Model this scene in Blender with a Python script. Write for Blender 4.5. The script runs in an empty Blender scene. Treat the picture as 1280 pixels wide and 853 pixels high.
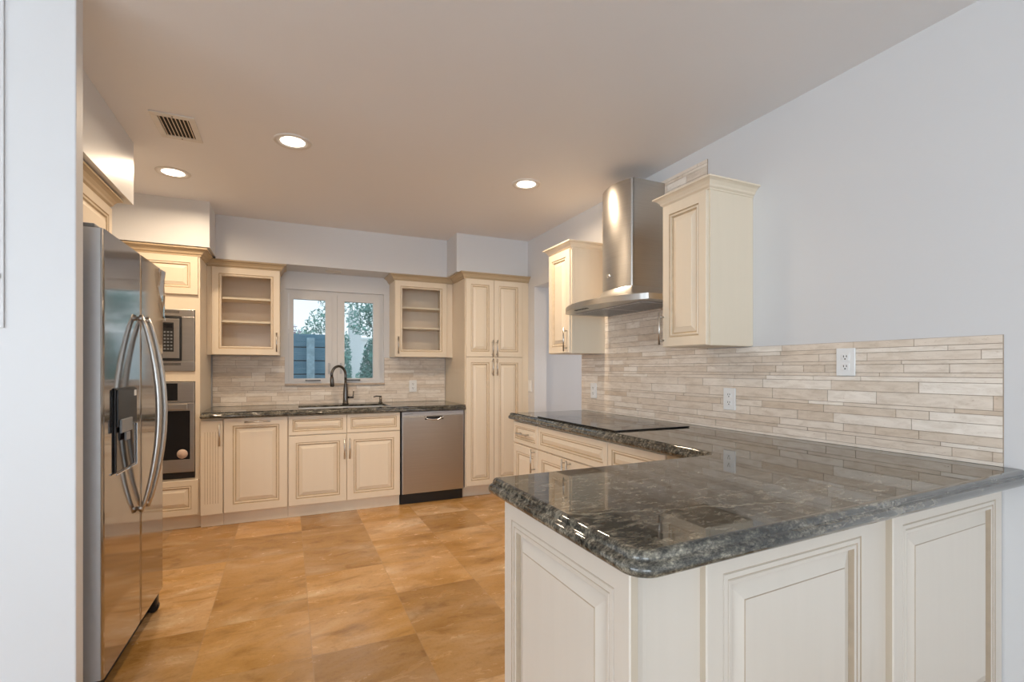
import bpy, bmesh, math, random
from mathutils import Vector, Matrix
random.seed(7)
S = bpy.context.scene
COL = S.collection
R = math.radians

# ------------------------------------------------------------------ camera, world, light, exposure
cam = bpy.data.cameras.new('camera'); cam_o = bpy.data.objects.new('camera', cam); COL.objects.link(cam_o)
cam.sensor_width = 36.0; cam.lens = 612.0 / 1280 * 36; cam.shift_y = 36.0 / 1280
cam.clip_start = 0.02
cam_o.location = (0, 0, 1.25)
cam_o.rotation_euler = (R(90), 0, -math.atan(280 / 612))
S.camera = cam_o
vs = S.view_settings
vs.view_transform = 'Standard'; vs.look = 'None'; vs.gamma = 1.0; vs.use_curve_mapping = False
vs.exposure = 0.0
S.cycles.max_bounces = 10; S.cycles.diffuse_bounces = 6; S.cycles.glossy_bounces = 5
S.cycles.transparent_max_bounces = 12; S.cycles.sample_clamp_indirect = 6.0
S.cycles.use_denoising = True

W = bpy.data.worlds.new('sky'); S.world = W; W.use_nodes = True
wn = W.node_tree; wn.nodes.clear()
w_out = wn.nodes.new('ShaderNodeOutputWorld'); w_bg = wn.nodes.new('ShaderNodeBackground')
w_tc = wn.nodes.new('ShaderNodeTexCoord'); w_sep = wn.nodes.new('ShaderNodeSeparateXYZ'); w_rp = wn.nodes.new('ShaderNodeValToRGB')
w_rp.color_ramp.elements[0].position = 0.0; w_rp.color_ramp.elements[0].color = (0.88, 0.95, 1.0, 1)
w_rp.color_ramp.elements[1].position = 0.6; w_rp.color_ramp.elements[1].color = (0.62, 0.82, 1.0, 1)
wn.links.new(w_tc.outputs['Generated'], w_sep.inputs[0]); wn.links.new(w_sep.outputs[2], w_rp.inputs[0])
wn.links.new(w_rp.outputs[0], w_bg.inputs[0]); w_bg.inputs[1].default_value = 1.3
wn.links.new(w_bg.outputs[0], w_out.inputs[0])

def area_light(name, loc, direction, sx, sy, power, color):
    l = bpy.data.lights.new(name, 'AREA'); l.shape = 'RECTANGLE'; l.size = sx; l.size_y = sy
    l.energy = power; l.color = color
    o = bpy.data.objects.new(name, l); COL.objects.link(o); o.location = loc
    o.rotation_euler = Vector(direction).to_track_quat('-Z', 'Y').to_euler()
    return o
DAY = (0.80, 0.90, 1.0)
WARM = (1.0, 0.78, 0.55)
area_light('daylight_rear', (-3.1, -8.42, 1.3), (0, 1, 0.0), 5.4, 2.3, 285, DAY)
area_light('daylight_side', (-6.05, -2.4, 1.3), (1, 0, 0.0), 4.4, 2.2, 160, DAY)
area_light('daylight_hall', (3.95, 3.7, 1.3), (-1, 0, 0), 1.6, 2.0, 15, (0.97, 0.97, 1.0))
CAN_POWER = 13.5

# ------------------------------------------------------------------ materials
def mat(name):
    m = bpy.data.materials.new(name); m.use_nodes = True
    nt = m.node_tree; b = nt.nodes['Principled BSDF']
    return m, nt, b
def node(nt, t, **kw):
    n = nt.nodes.new(t)
    for k, v in kw.items(): setattr(n, k, v)
    return n
def mapping(nt, scale=(1, 1, 1), rot=(0, 0, 0), coord='Object'):
    tc = node(nt, 'ShaderNodeTexCoord'); mp = node(nt, 'ShaderNodeMapping')
    mp.inputs['Scale'].default_value = scale; mp.inputs['Rotation'].default_value = rot
    nt.links.new(tc.outputs[coord], mp.inputs[0]); return mp.outputs[0]
def noise(nt, vec, scale, detail=4, rough=0.55, dist=0.0):
    n = node(nt, 'ShaderNodeTexNoise'); n.inputs['Scale'].default_value = scale; n.inputs['Detail'].default_value = detail
    n.inputs['Roughness'].default_value = rough; n.inputs['Distortion'].default_value = dist
    if vec is not None: nt.links.new(vec, n.inputs['Vector'])
    return n.outputs['Fac']
def ramp(nt, fac, stops):
    r = node(nt, 'ShaderNodeValToRGB'); e = r.color_ramp.elements
    while len(e) < len(stops): e.new(0.5)
    for i, (p, c) in enumerate(stops):
        e[i].position = p; e[i].color = (*c, 1) if len(c) == 3 else c
    nt.links.new(fac, r.inputs[0]); return r.outputs[0]
def mix(nt, fac, a, b, mode='MIX'):
    n = node(nt, 'ShaderNodeMix', data_type='RGBA', blend_type=mode)
    for sock, v in ((n.inputs[0], fac), (n.inputs[6], a), (n.inputs[7], b)):
        if isinstance(v, (int, float)): sock.default_value = v
        elif isinstance(v, tuple): sock.default_value = (*v, 1)
        else: nt.links.new(v, sock)
    return n.outputs[2]
def bump(nt, b, h, strength, dist=0.01):
    n = node(nt, 'ShaderNodeBump'); n.inputs['Strength'].default_value = strength; n.inputs['Distance'].default_value = dist
    nt.links.new(h, n.inputs['Height']); nt.links.new(n.outputs[0], b.inputs['Normal'])
def plain(name, c, rough=0.5, metal=0.0, vary=0.04, scale=30, spec=0.5):
    m, nt, b = mat(name)
    f = noise(nt, mapping(nt), scale)
    col = ramp(nt, f, [(0.3, tuple(max(0, x * (1 - vary)) for x in c)), (0.7, tuple(min(1, x * (1 + vary)) for x in c))])
    nt.links.new(col, b.inputs['Base Color'])
    b.inputs['Roughness'].default_value = rough; b.inputs['Metallic'].default_value = metal
    b.inputs['Specular IOR Level'].default_value = spec
    return m
def paint(name, c, rough):
    m, nt, b = mat(name)
    b.inputs['Base Color'].default_value = (*c, 1); b.inputs['Roughness'].default_value = rough
    bump(nt, b, noise(nt, mapping(nt), 90, 3), 0.06, 0.003)
    return m
M = {}
M['wall'] = paint('wall_paint', (0.69, 0.69, 0.695), 0.42)
M['ceiling'] = paint('ceiling_paint', (0.84, 0.83, 0.83), 0.6)
M['bounce_floor'] = plain('pale_bounce_floor', (0.74, 0.73, 0.71), 0.35, vary=0.05, scale=2)  # invented pale floor colour, for neutral light bounced to the ceiling
M['white_trim'] = plain('white_trim', (0.80, 0.80, 0.79), 0.35, vary=0.01)
M['window_white'] = plain('window_frame_enamel', (0.68, 0.67, 0.66), 0.4, vary=0.01)
M['plastic_white'] = plain('white_plastic', (0.84, 0.84, 0.83), 0.3, vary=0.01)
def wood(name, c, rough=0.38):
    m, nt, b = mat(name)
    v = mapping(nt, (26, 26, 1.6))
    f = noise(nt, v, 1.0, 5, 0.6)
    col = ramp(nt, f, [(0.3, tuple(x * 0.985 for x in c)), (0.7, tuple(min(1, x * 1.012) for x in c))])
    nt.links.new(col, b.inputs['Base Color']); b.inputs['Roughness'].default_value = rough
    return m
M['cream'] = wood('cream_cabinet_paint', (0.79, 0.68, 0.53))
M['daylit_cream'] = wood('daylit_cream_panel', (0.66, 0.595, 0.515))  # same cabinet cream, with the neutral daylight put into the colour
M['edge_cream'] = wood('shaded_glaze_edge', (0.55, 0.465, 0.36))  # panel sides: edge glaze, darkened in colour to stand for shade
M['pale_glaze'] = plain('pale_brown_glaze', (0.44, 0.35, 0.255), 0.45, vary=0.05)
M['tan'] = wood('shaded_crown_glaze', (0.52, 0.40, 0.255))  # crown glaze, with shade under the soffit put into the colour
M['inner'] = wood('cabinet_interior', (0.80, 0.67, 0.54), 0.5)
M['glaze'] = plain('brown_glaze', (0.55, 0.42, 0.27), 0.45, vary=0.1)
M['dark_gap'] = plain('dark_cavity', (0.03, 0.026, 0.022), 0.8)
M['black_plastic'] = plain('black_plastic', (0.015, 0.015, 0.016), 0.35)
M['black_glass'] = plain('black_glass', (0.008, 0.008, 0.01), 0.06, vary=0.0)
M['nickel'] = plain('brushed_nickel', (0.58, 0.55, 0.51), 0.3, 1.0, 0.03)
M['dark_nickel'] = plain('dark_brushed_nickel', (0.14, 0.13, 0.12), 0.26, 1.0, 0.03)
M['basin'] = plain('satin_sink_steel', (0.72, 0.71, 0.69), 0.45, 1.0, 0.02)
M['chrome'] = plain('chrome', (0.75, 0.75, 0.75), 0.1, 1.0, 0.0)
M['grey_steel'] = plain('grey_painted_steel', (0.50, 0.50, 0.51), 0.4, 0.35, 0.02)
M['grey_plastic'] = plain('grey_plastic', (0.22, 0.23, 0.24), 0.4)
M['sticker'] = plain('round_paper_sticker', (0.62, 0.46, 0.36), 0.6, vary=0.2, scale=120)
M['vent'] = plain('vent_enamel', (0.74, 0.70, 0.65), 0.45, vary=0.02)
def steel(name, c, rough, axis=2, streak=0.05):
    m, nt, b = mat(name)
    sc = [3, 3, 3]; 
    for k in range(3): sc[k] = 220 if k == axis else 2.0
    f = noise(nt, mapping(nt, tuple(sc)), 1.0, 3)
    col = ramp(nt, f, [(0.3, tuple(x * (1 - streak) for x in c)), (0.7, tuple(x * (1 + streak) for x in c))])
    nt.links.new(col, b.inputs['Base Color']); b.inputs['Metallic'].default_value = 1.0
    rr = node(nt, 'ShaderNodeMapRange'); rr.inputs[3].default_value = rough * 0.85; rr.inputs[4].default_value = rough * 1.2
    nt.links.new(f, rr.inputs[0]); nt.links.new(rr.outputs[0], b.inputs['Roughness'])
    return m
M['steel'] = steel('brushed_stainless', (0.53, 0.505, 0.48), 0.30, 2)
M['fridge_steel'] = steel('fridge_stainless', (0.44, 0.42, 0.405), 0.085, 2, 0.02)
M['hood_steel'] = steel('hood_stainless', (0.50, 0.48, 0.45), 0.34, 2)
# glass
def glass(name, tint, refl):
    m = bpy.data.materials.new(name); m.use_nodes = True; nt = m.node_tree; nt.nodes.clear()
    o = node(nt, 'ShaderNodeOutputMaterial'); t = node(nt, 'ShaderNodeBsdfTransparent'); g = node(nt, 'ShaderNodeBsdfGlossy')
    t.inputs[0].default_value = (*tint, 1); g.inputs['Roughness'].default_value = 0.02
    lw = node(nt, 'ShaderNodeFresnel'); lw.inputs[0].default_value = refl
    mx = node(nt, 'ShaderNodeMixShader'); nt.links.new(lw.outputs[0], mx.inputs[0]); nt.links.new(t.outputs[0], mx.inputs[1]); nt.links.new(g.outputs[0], mx.inputs[2])
    nt.links.new(mx.outputs[0], o.inputs[0]); return m
M['glass'] = glass('clear_glass', (0.96, 0.98, 0.98), 1.45)
M['film'] = glass('clear_plastic_film', (0.96, 0.96, 0.97), 1.3)
M['thin_glass'] = glass('cabinet_glass', (0.98, 0.985, 0.98), 1.14)
# emissive lamp face
def emit(name, c, s):
    m, nt, b = mat(name)
    b.inputs['Base Color'].default_value = (*c, 1); b.inputs['Emission Color'].default_value = (*c, 1); b.inputs['Emission Strength'].default_value = s
    return m
M['lamp'] = emit('lit_lamp_lens', (1.0, 0.90, 0.76), 9.0)
# granite
def granite():
    m, nt, b = mat('dark_green_brown_granite')
    RZ = (0, 0, R(-28))
    warp = noise(nt, mapping(nt, (1.0, 2.6, 2.6), RZ), 1.8, 5, 0.55, 0.8)
    streak = noise(nt, mapping(nt, (12, 36, 36), RZ), 1.4, 6, 0.7)
    fine = noise(nt, mapping(nt, (110, 170, 170), RZ), 1.0, 3, 0.7)
    base = ramp(nt, streak, [(0.32, (0.016, 0.017, 0.016)), (0.45, (0.060, 0.058, 0.050)), (0.56, (0.140, 0.131, 0.108)), (0.73, (0.30, 0.28, 0.235))])
    big = ramp(nt, warp, [(0.34, (0.55, 0.56, 0.56)), (0.62, (1.25, 1.22, 1.16))])
    c1 = mix(nt, 1.0, base, big, 'MULTIPLY')
    spk = ramp(nt, fine, [(0.36, (0.28, 0.29, 0.29)), (0.52, (1, 1, 1)), (0.68, (1.9, 1.85, 1.75))])
    c2 = mix(nt, 0.8, c1, spk, 'MULTIPLY')
    # thin pale vein wandering across the slab
    tc = node(nt, 'ShaderNodeTexCoord'); sp = node(nt, 'ShaderNodeSeparateXYZ'); nt.links.new(tc.outputs['Object'], sp.inputs[0])
    wob = noise(nt, mapping(nt), 5.0, 4, 0.6)
    def m_(op, a_, b2, c_=None):
        n = node(nt, 'ShaderNodeMath', operation=op)
        for i, v in enumerate((a_, b2, c_)):
            if v is None: continue
            if isinstance(v, (int, float)): n.inputs[i].default_value = v
            else: nt.links.new(v, n.inputs[i])
        return n.outputs[0]
    line = m_('MULTIPLY_ADD', sp.outputs[0], 0.30, sp.outputs[1])
    line = m_('MULTIPLY_ADD', wob, 0.22, line)
    line = m_('ABSOLUTE', m_('SUBTRACT', line, 1.285), 0)
    brk = noise(nt, mapping(nt), 3.3, 2)
    vf = m_('MULTIPLY', ramp(nt, line, [(0.0, (1, 1, 1)), (0.0022, (.8, .8, .8)), (0.006, (0, 0, 0))]), ramp(nt, brk, [(0.4, (0.25, 0.25, 0.25)), (0.6, (.95, .95, .95))]))
    c3 = mix(nt, vf, c2, (0.40, 0.37, 0.29))
    nt.links.new(c3, b.inputs['Base Color']); b.inputs['Roughness'].default_value = 0.035
    b.inputs['Specular IOR Level'].default_value = 0.65
    return m
M['granite'] = granite()
# travertine floor, 18 in tiles
def floor_mat():
    m, nt, b = mat('golden_travertine_tiles')
    tc = node(nt, 'ShaderNodeTexCoord'); mp = node(nt, 'ShaderNodeMapping')
    mp.inputs['Location'].default_value = (0.36 / 0.457, -(2.30 / 0.457), 0); mp.inputs['Scale'].default_value = (1 / 0.457, 1 / 0.457, 1)
    nt.links.new(tc.outputs['Object'], mp.inputs[0])
    fl = node(nt, 'ShaderNodeVectorMath', operation='FLOOR'); nt.links.new(mp.outputs[0], fl.inputs[0])
    fr = node(nt, 'ShaderNodeVectorMath', operation='FRACTION'); nt.links.new(mp.outputs[0], fr.inputs[0])
    wn_ = node(nt, 'ShaderNodeTexWhiteNoise', noise_dimensions='3D'); nt.links.new(fl.outputs[0], wn_.inputs['Vector'])
    off = node(nt, 'ShaderNodeVectorMath', operation='MULTIPLY_ADD'); off.inputs[1].default_value = (37, 37, 0)
    nt.links.new(wn_.outputs['Color'], off.inputs[0])
    mp2 = node(nt, 'ShaderNodeMapping'); mp2.inputs['Scale'].default_value = (1.5, 2.9, 1); mp2.inputs['Rotation'].default_value = (0, 0, R(-14))
    nt.links.new(tc.outputs['Object'], mp2.inputs[0]); nt.links.new(mp2.outputs[0], off.inputs[2])
    n1 = noise(nt, off.outputs[0], 0.95, 6, 0.55, 1.1)
    n2 = noise(nt, off.outputs[0], 3.2, 9, 0.66, 0.7)
    n3 = noise(nt, mapping(nt), 60, 3, 0.7)
    base = ramp(nt, n1, [(0.28, (0.36, 0.18, 0.040)), (0.44, (0.48, 0.262, 0.080)), (0.58, (0.545, 0.325, 0.140)), (0.74, (0.66, 0.475, 0.275))])
    det = ramp(nt, n2, [(0.34, (0.62, 0.57, 0.48)), (0.48, (1, 1, 1)), (0.60, (1.05, 1.06, 1.10)), (0.70, (1.28, 1.34, 1.5))])
    c1 = mix(nt, 0.75, base, det, 'MULTIPLY')
    sp = ramp(nt, n3, [(0.33, (0.80, 0.75, 0.68)), (0.5, (1, 1, 1))])
    c1 = mix(nt, 0.6, c1, sp, 'MULTIPLY')
    tv = node(nt, 'ShaderNodeSeparateColor'); nt.links.new(wn_.outputs['Color'], tv.inputs[0])
    tone = ramp(nt, tv.outputs[0], [(0.0, (0.74, 0.74, 0.80)), (0.5, (1.0, 0.98, 0.90)), (1.0, (1.16, 1.20, 1.36))])
    c2 = mix(nt, 1.0, c1, tone, 'MULTIPLY')
    # grout lines
    sx = node(nt, 'ShaderNodeSeparateXYZ'); nt.links.new(fr.outputs[0], sx.inputs[0])
    def edge(o):
        a = node(nt, 'ShaderNodeMath', operation='SUBTRACT'); a.inputs[1].default_value = 0.5; nt.links.new(o, a.inputs[0])
        bb = node(nt, 'ShaderNodeMath', operation='ABSOLUTE'); nt.links.new(a.outputs[0], bb.inputs[0]); return bb.outputs[0]
    mxn = node(nt, 'ShaderNodeMath', operation='MAXIMUM'); nt.links.new(edge(sx.outputs[0]), mxn.inputs[0]); nt.links.new(edge(sx.outputs[1]), mxn.inputs[1])
    gf = ramp(nt, mxn.outputs[0], [(0.494, (0, 0, 0)), (0.4965, (0.55, 0.55, 0.55))])
    c3 = mix(nt, gf, c2, (0.40, 0.24, 0.11))
    nt.links.new(c3, b.inputs['Base Color'])
    rr = node(nt, 'ShaderNodeMapRange'); rr.inputs[3].default_value = 0.14; rr.inputs[4].default_value = 0.36
    nt.links.new(n2, rr.inputs[0]); nt.links.new(rr.outputs[0], b.inputs['Roughness'])
    bump(nt, b, n3, 0.05, 0.003)
    return m
M['floor'] = floor_mat()
# split-stone backsplash, one tone per strip (face attribute)
def stone(name, lo, hi, dark):
    m, nt, b = mat(name)
    at = node(nt, 'ShaderNodeAttribute', attribute_name='tone')
    c = ramp(nt, at.outputs['Fac'], [(0.0, lo), (0.55, tuple((a + d) / 2 for a, d in zip(lo, hi))), (1.0, hi)])
    f = noise(nt, mapping(nt, (7, 7, 26)), 1.6, 7, 0.65, 0.6)
    c2 = mix(nt, 0.8, c, ramp(nt, f, [(0.3, (0.78, 0.74, 0.69)), (0.55, (1, 1, 1)), (0.75, (1.08, 1.08, 1.08))]), 'MULTIPLY')
    pit = noise(nt, mapping(nt, (30, 30, 90)), 2.0, 3, 0.6)
    c3 = mix(nt, 0.55, c2, ramp(nt, pit, [(0.26, dark), (0.36, (1, 1, 1))]), 'MULTIPLY')
    nt.links.new(c3, b.inputs['Base Color']); b.inputs['Roughness'].default_value = 0.42
    bump(nt, b, f, 0.1, 0.004)
    return m
M['stone'] = stone('split_travertine', (0.69, 0.57, 0.45), (0.90, 0.825, 0.735), (0.6, 0.5, 0.4))
M['grout'] = plain('backsplash_grout', (0.40, 0.31, 0.235), 0.7, vary=0.1, scale=60)
M['stone_sill'] = plain('stone_sill', (0.50, 0.40, 0.31), 0.5, vary=0.1)
# exterior
def boards():
    m, nt, b = mat('weathered_fence_boards')
    f = noise(nt, mapping(nt, (2, 20, 30)), 1.5, 5, 0.6)
    nt.links.new(ramp(nt, f, [(0.3, (0.10, 0.20, 0.27)), (0.7, (0.17, 0.30, 0.37))]), b.inputs['Base Color']); b.inputs['Roughness'].default_value = 0.8
    return m
M['fence'] = boards()
M['post'] = plain('weathered_post', (0.36, 0.48, 0.54), 0.8, vary=0.2, scale=14)
M['stucco'] = plain('white_stucco', (0.90, 0.90, 0.89), 0.8, vary=0.03)
M['leaf'] = plain('leaf_green', (0.24, 0.40, 0.34), 0.55, vary=0.5, scale=3)
M['leaf_dark'] = plain('leaf_dark_green', (0.15, 0.30, 0.24), 0.55, vary=0.5, scale=3)
M['leaf_red'] = plain('leaf_purple', (0.42, 0.33, 0.38), 0.6, vary=0.4, scale=3)
M['bark'] = plain('bark', (0.20, 0.17, 0.14), 0.9, vary=0.2)
M['soil'] = plain('garden_ground', (0.30, 0.30, 0.24), 0.9, vary=0.3, scale=5)

# ------------------------------------------------------------------ mesh helpers
class MB:
    def __init__(self): self.bm = bmesh.new()
    def quad(self, pts, mi=0):
        f = self.bm.faces.new([self.bm.verts.new(p) for p in pts]); f.material_index = mi; return f
    def box(self, x0, x1, y0, y1, z0, z1, bev=0.0, mi=0, seg=2):
        bm = self.bm
        x0, x1 = min(x0, x1), max(x0, x1); y0, y1 = min(y0, y1), max(y0, y1); z0, z1 = min(z0, z1), max(z0, z1)
        v = [bm.verts.new((x, y, z)) for z in (z0, z1) for y in (y0, y1) for x in (x0, x1)]
        fs = [(0, 2, 3, 1), (4, 5, 7, 6), (0, 1, 5, 4), (2, 6, 7, 3), (0, 4, 6, 2), (1, 3, 7, 5)]
        faces = [bm.faces.new([v[i] for i in f]) for f in fs]
        for f in faces: f.material_index = mi
        if bev > 0:
            es = list({e for f in faces for e in f.edges})
            bmesh.ops.bevel(bm, geom=es, offset=min(bev, 0.45 * min(x1 - x0, y1 - y0, z1 - z0)), segments=seg, affect='EDGES', profile=0.5, material=-1)
        return self
    def prism(self, poly, z0, z1, mi=0, split=False):
        bm = self.bm
        a = [bm.verts.new((x, y, z0)) for x, y in poly]; b = [bm.verts.new((x, y, z1)) for x, y in poly]
        n = len(poly)
        for i in range(n):
            f = bm.faces.new((a[i], a[(i + 1) % n], b[(i + 1) % n], b[i])); f.material_index = mi
        if split: a = [bm.verts.new(v.co) for v in a]; b = [bm.verts.new(v.co) for v in b]   # crisp rim under smooth sides
        f = bm.faces.new(b); f.material_index = mi
        f = bm.faces.new(a[::-1]); f.material_index = mi
        return self
    def tube(self, pts, rad, seg=12, mi=0, caps=True):
        bm = self.bm; pts = [Vector(p) for p in pts]; n = len(pts)
        if not hasattr(rad, '__len__'): rad = [rad] * n
        t0 = (pts[1] - pts[0]).normalized()
        u = t0.orthogonal().normalized(); rings = []
        for i in range(n):
            t = (pts[min(i + 1, n - 1)] - pts[max(i - 1, 0)]).normalized()
            u = (u - t * u.dot(t)).normalized(); w = t.cross(u)
            rings.append([bm.verts.new(pts[i] + (u * math.cos(2 * math.pi * k / seg) + w * math.sin(2 * math.pi * k / seg)) * rad[i]) for k in range(seg)])
        for i in range(n - 1):
            for k in range(seg):
                f = bm.faces.new((rings[i][k], rings[i][(k + 1) % seg], rings[i + 1][(k + 1) % seg], rings[i + 1][k])); f.material_index = mi; f.smooth = True
        if caps:
            f = bm.faces.new(rings[0][::-1]); f.material_index = mi
            f = bm.faces.new(rings[-1]); f.material_index = mi
        return self
    def lathe(self, prof, c=(0, 0, 0), seg=32, mi=0):
        bm = self.bm; rings = []
        for r, z in prof:
            rings.append([bm.verts.new((c[0] + r * math.cos(2 * math.pi * k / seg), c[1] + r * math.sin(2 * math.pi * k / seg), c[2] + z)) for k in range(seg)])
        for i in range(len(rings) - 1):
            for k in range(seg):
                f = bm.faces.new((rings[i][k], rings[i][(k + 1) % seg], rings[i + 1][(k + 1) % seg], rings[i + 1][k])); f.material_index = mi; f.smooth = True
        return self
    def build(self, name, mats, parent=None, kind=None):
        me = bpy.data.meshes.new(name)
        bmesh.ops.recalc_face_normals(self.bm, faces=self.bm.faces[:])
        self.bm.to_mesh(me); self.bm.free()
        if not isinstance(mats, (list, tuple)): mats = [mats]
        for m in mats: me.materials.append(m)
        o = bpy.data.objects.new(name, me); COL.objects.link(o)
        if parent is not None: o.parent = parent
        if kind: o['kind'] = kind
        return o

def tag(o, label, cat, group=None):
    o['label'] = label; o['category'] = cat
    if group: o['group'] = group
    return o
def thing(name, label, cat, loc=(0, 0, 0), rot=0.0, group=None):
    o = bpy.data.objects.new(name, None); o.empty_display_size = 0.1; COL.objects.link(o)
    o.location = loc; o.rotation_euler = (0, 0, rot)
    return tag(o, label, cat, group)
def struct(name, mb, m, parent=None): return mb.build(name, m, parent, kind='structure')

def rings_panel(mb, x0, x1, z0, z1, y, prof, thick=0.02, side=0):
    """front face as nested rectangles: prof = [(inset, depth, material of the ring that starts here)]; -Y is the front"""
    bm = mb.bm; loops = []
    for ins, d, mi in prof:
        loops.append([bm.verts.new(p) for p in ((x0 + ins, y + d, z0 + ins), (x1 - ins, y + d, z0 + ins), (x1 - ins, y + d, z1 - ins), (x0 + ins, y + d, z1 - ins))])
    for i in range(len(loops) - 1):
        for k in range(4):
            f = bm.faces.new((loops[i][k], loops[i][(k + 1) % 4], loops[i + 1][(k + 1) % 4], loops[i + 1][k])); f.material_index = prof[i][2]
    f = bm.faces.new(loops[-1]); f.material_index = prof[-1][2]
    back = [bm.verts.new(p) for p in ((x0, y + thick, z0), (x1, y + thick, z0), (x1, y + thick, z1), (x0, y + thick, z1))]
    for k in range(4):
        f = bm.faces.new((loops[0][(k + 1) % 4], loops[0][k], back[k], back[(k + 1) % 4])); f.material_index = side
    bm.faces.new(back[::-1])
def raised(frame=0.055, s=1.0):
    a = frame
    return [(0, 0.003, 0), (0.003, 0, 0), (a, 0, 1), (a + .003 * s, .005, 1), (a + .007 * s, .0045, 0), (a + .012 * s, .001, 0), (a + .017 * s, .003, 1),
            (a + .021 * s, .010, 1), (a + .026 * s, .010, 0), (a + .050 * s, .0025, 0), (a + .0525 * s, .0005, 0)]
def bar_handle(parent, x, z, length, vertical=True, y=-0.02, name='handle', r=0.006, out=0.032, m='nickel'):
    mb = MB(); h = length / 2
    d = Vector((0, 0, 1)) if vertical else Vector((1, 0, 0)); c = Vector((x, y - out, z))
    mb.tube([c - d * h, c + d * h], r, 12)
    for s in (-0.72, 0.72):
        p = c + d * (h * s); mb.tube([p + Vector((0, out + 0.0005, 0)), p], r * 0.75, 10)
    return mb.build(name, M[m], parent)
def door(parent, x0, x1, z0, z1, name='door', frame=0.055, s=1.0, y=-0.02, m='cream', th=0.0195):
    mb = MB(); rings_panel(mb, x0, x1, z0, z1, y, raised(frame, s), th)
    return mb.build(name, [M[m], M['glaze']], parent)
def carcass(parent, x0, x1, y0, y1, z0, z1, m='cream', toe=0.10, toe_in=0.05, toe_part=True):
    mb = MB(); mb.box(x0, x1, y0, y1, z0 + toe, z1)
    o = mb.build('carcass', M[m], parent)
    if toe > 0 and toe_part:
        t = MB(); t.box(x0, x1, y0 + toe_in, y1 - 0.02, z0 + 0.001, z0 + toe - 0.0005); t.build('toe_kick', M['cream'], parent)
    return o
def sweep(mb, path, prof, mi=0, closed=False):
    """sweep profile [(out, z)] along plan path; out is to the right-hand side of travel"""
    bm = mb.bm; P = [Vector((p[0], p[1])) for p in path]; n = len(P); rows = []
    for i in range(n):
        d1 = (P[i] - P[i - 1]).normalized() if i > 0 or closed else None
        d2 = (P[(i + 1) % n] - P[i]).normalized() if i < n - 1 or closed else None
        if d1 is None: d1 = d2
        if d2 is None: d2 = d1
        n1 = Vector((d1.y, -d1.x)); n2 = Vector((d2.y, -d2.x)); mi_ = (n1 + n2); mi_ = mi_ / max(0.2, (1 + n1.dot(n2)))
        rows.append([bm.verts.new((P[i].x + mi_.x * o, P[i].y + mi_.y * o, z)) for o, z in prof])
    m = len(prof); rng = n if closed else n - 1
    for i in range(rng):
        a, b = rows[i], rows[(i + 1) % n]
        for k in range(m):
            f = bm.faces.new((a[k], b[k], b[(k + 1) % m], a[(k + 1) % m])); f.material_index = mi
    if not closed:
        bm.faces.new(rows[0][::-1]); bm.faces.new(rows[-1])
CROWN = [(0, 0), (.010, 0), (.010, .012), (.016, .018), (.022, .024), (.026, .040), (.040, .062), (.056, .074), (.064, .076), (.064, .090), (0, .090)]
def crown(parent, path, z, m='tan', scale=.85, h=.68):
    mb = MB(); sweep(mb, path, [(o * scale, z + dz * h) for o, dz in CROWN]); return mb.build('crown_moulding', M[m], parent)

def glass_cabinet(label, loc, w, d, z0, z1, hinge_left=True):
    t = thing('glass_front_cabinet', label, 'cabinet', loc, 0, 'glass-fronted wall cabinets')
    p = 0.018
    mb = MB(); mb.box(0, p, 0, d, z0, z1); mb.box(w - p, w, 0, d, z0, z1); mb.box(p, w - p, 0, d, z0, z0 + p); mb.box(p, w - p, 0, d, z1 - p, z1)
    mb.build('carcass', M['cream'], t)
    b = MB(); b.box(p, w - p, d - 0.012, d - 0.001, z0 + p, z1 - p); b.build('back_panel', M['inner'], t)
    for zz in (z0 + 0.293, z0 + 0.497):
        s = MB(); s.box(p + .001, w - p - .001, 0.02, d - 0.014, zz - 0.009, zz + 0.009, 0.002); s.build('shelf', M['cream'], t)
    f = MB(); fr = 0.062; x0, x1, a, bb = 0.002, w - 0.002, z0 + 0.001, z1 - 0.004
    bm = f.bm; prof = [(0, .003, 0), (.003, 0, 0), (.052, 0, 1), (.055, .004, 1), (.059, .0035, 0), (.066, .001, 0), (.072, .006, 0), (.074, .018, 0)]
    loops = []
    for ins, dd, mi in prof: loops.append([bm.verts.new(q) for q in ((x0 + ins, -.02 + dd, a + ins), (x1 - ins, -.02 + dd, a + ins), (x1 - ins, -.02 + dd, bb - ins), (x0 + ins, -.02 + dd, bb - ins))])
    outer = [bm.verts.new(q) for q in ((x0, -.0005, a), (x1, -.0005, a), (x1, -.0005, bb), (x0, -.0005, bb))]
    L = [outer] + loops + [outer]
    for i in range(len(L) - 1):
        for k in range(4):
            fc = bm.faces.new((L[i][k], L[i][(k + 1) % 4], L[i + 1][(k + 1) % 4], L[i + 1][k])); fc.material_index = prof[i - 1][2] if 0 < i <= len(prof) else 0
    dr = f.build('door', [M['cream'], M['glaze']], t)
    g = MB(); g.box(x0 + .0745, x1 - .0745, -0.008, -0.004, a + .0745, bb - .0745); g.build('glass_pane', M['thin_glass'], dr)
    bar_handle(dr, w - 0.028 if hinge_left else 0.028, z0 + 0.115, 0.17)
    return t

# ------------------------------------------------------------------ room shell
CZ = 2.574; XW = 2.25; YB = 5.17; XL = -1.45
mb = MB(); mb.box(-6.2, 4.2, -.2, 5.3, -0.1, 0.0); struct('floor', mb, M['floor'])
mb = MB(); mb.box(-6.2, 4.2, -8.6, -.2, -0.1, 0.0); struct('floor_bounce', mb, M['bounce_floor'])  # unseen floor, made pale to bounce neutral light upward
mb = MB(); mb.box(-6.2, 4.2, -8.6, 5.4, CZ, CZ + 0.12); struct('ceiling', mb, M['ceiling'])
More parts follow.
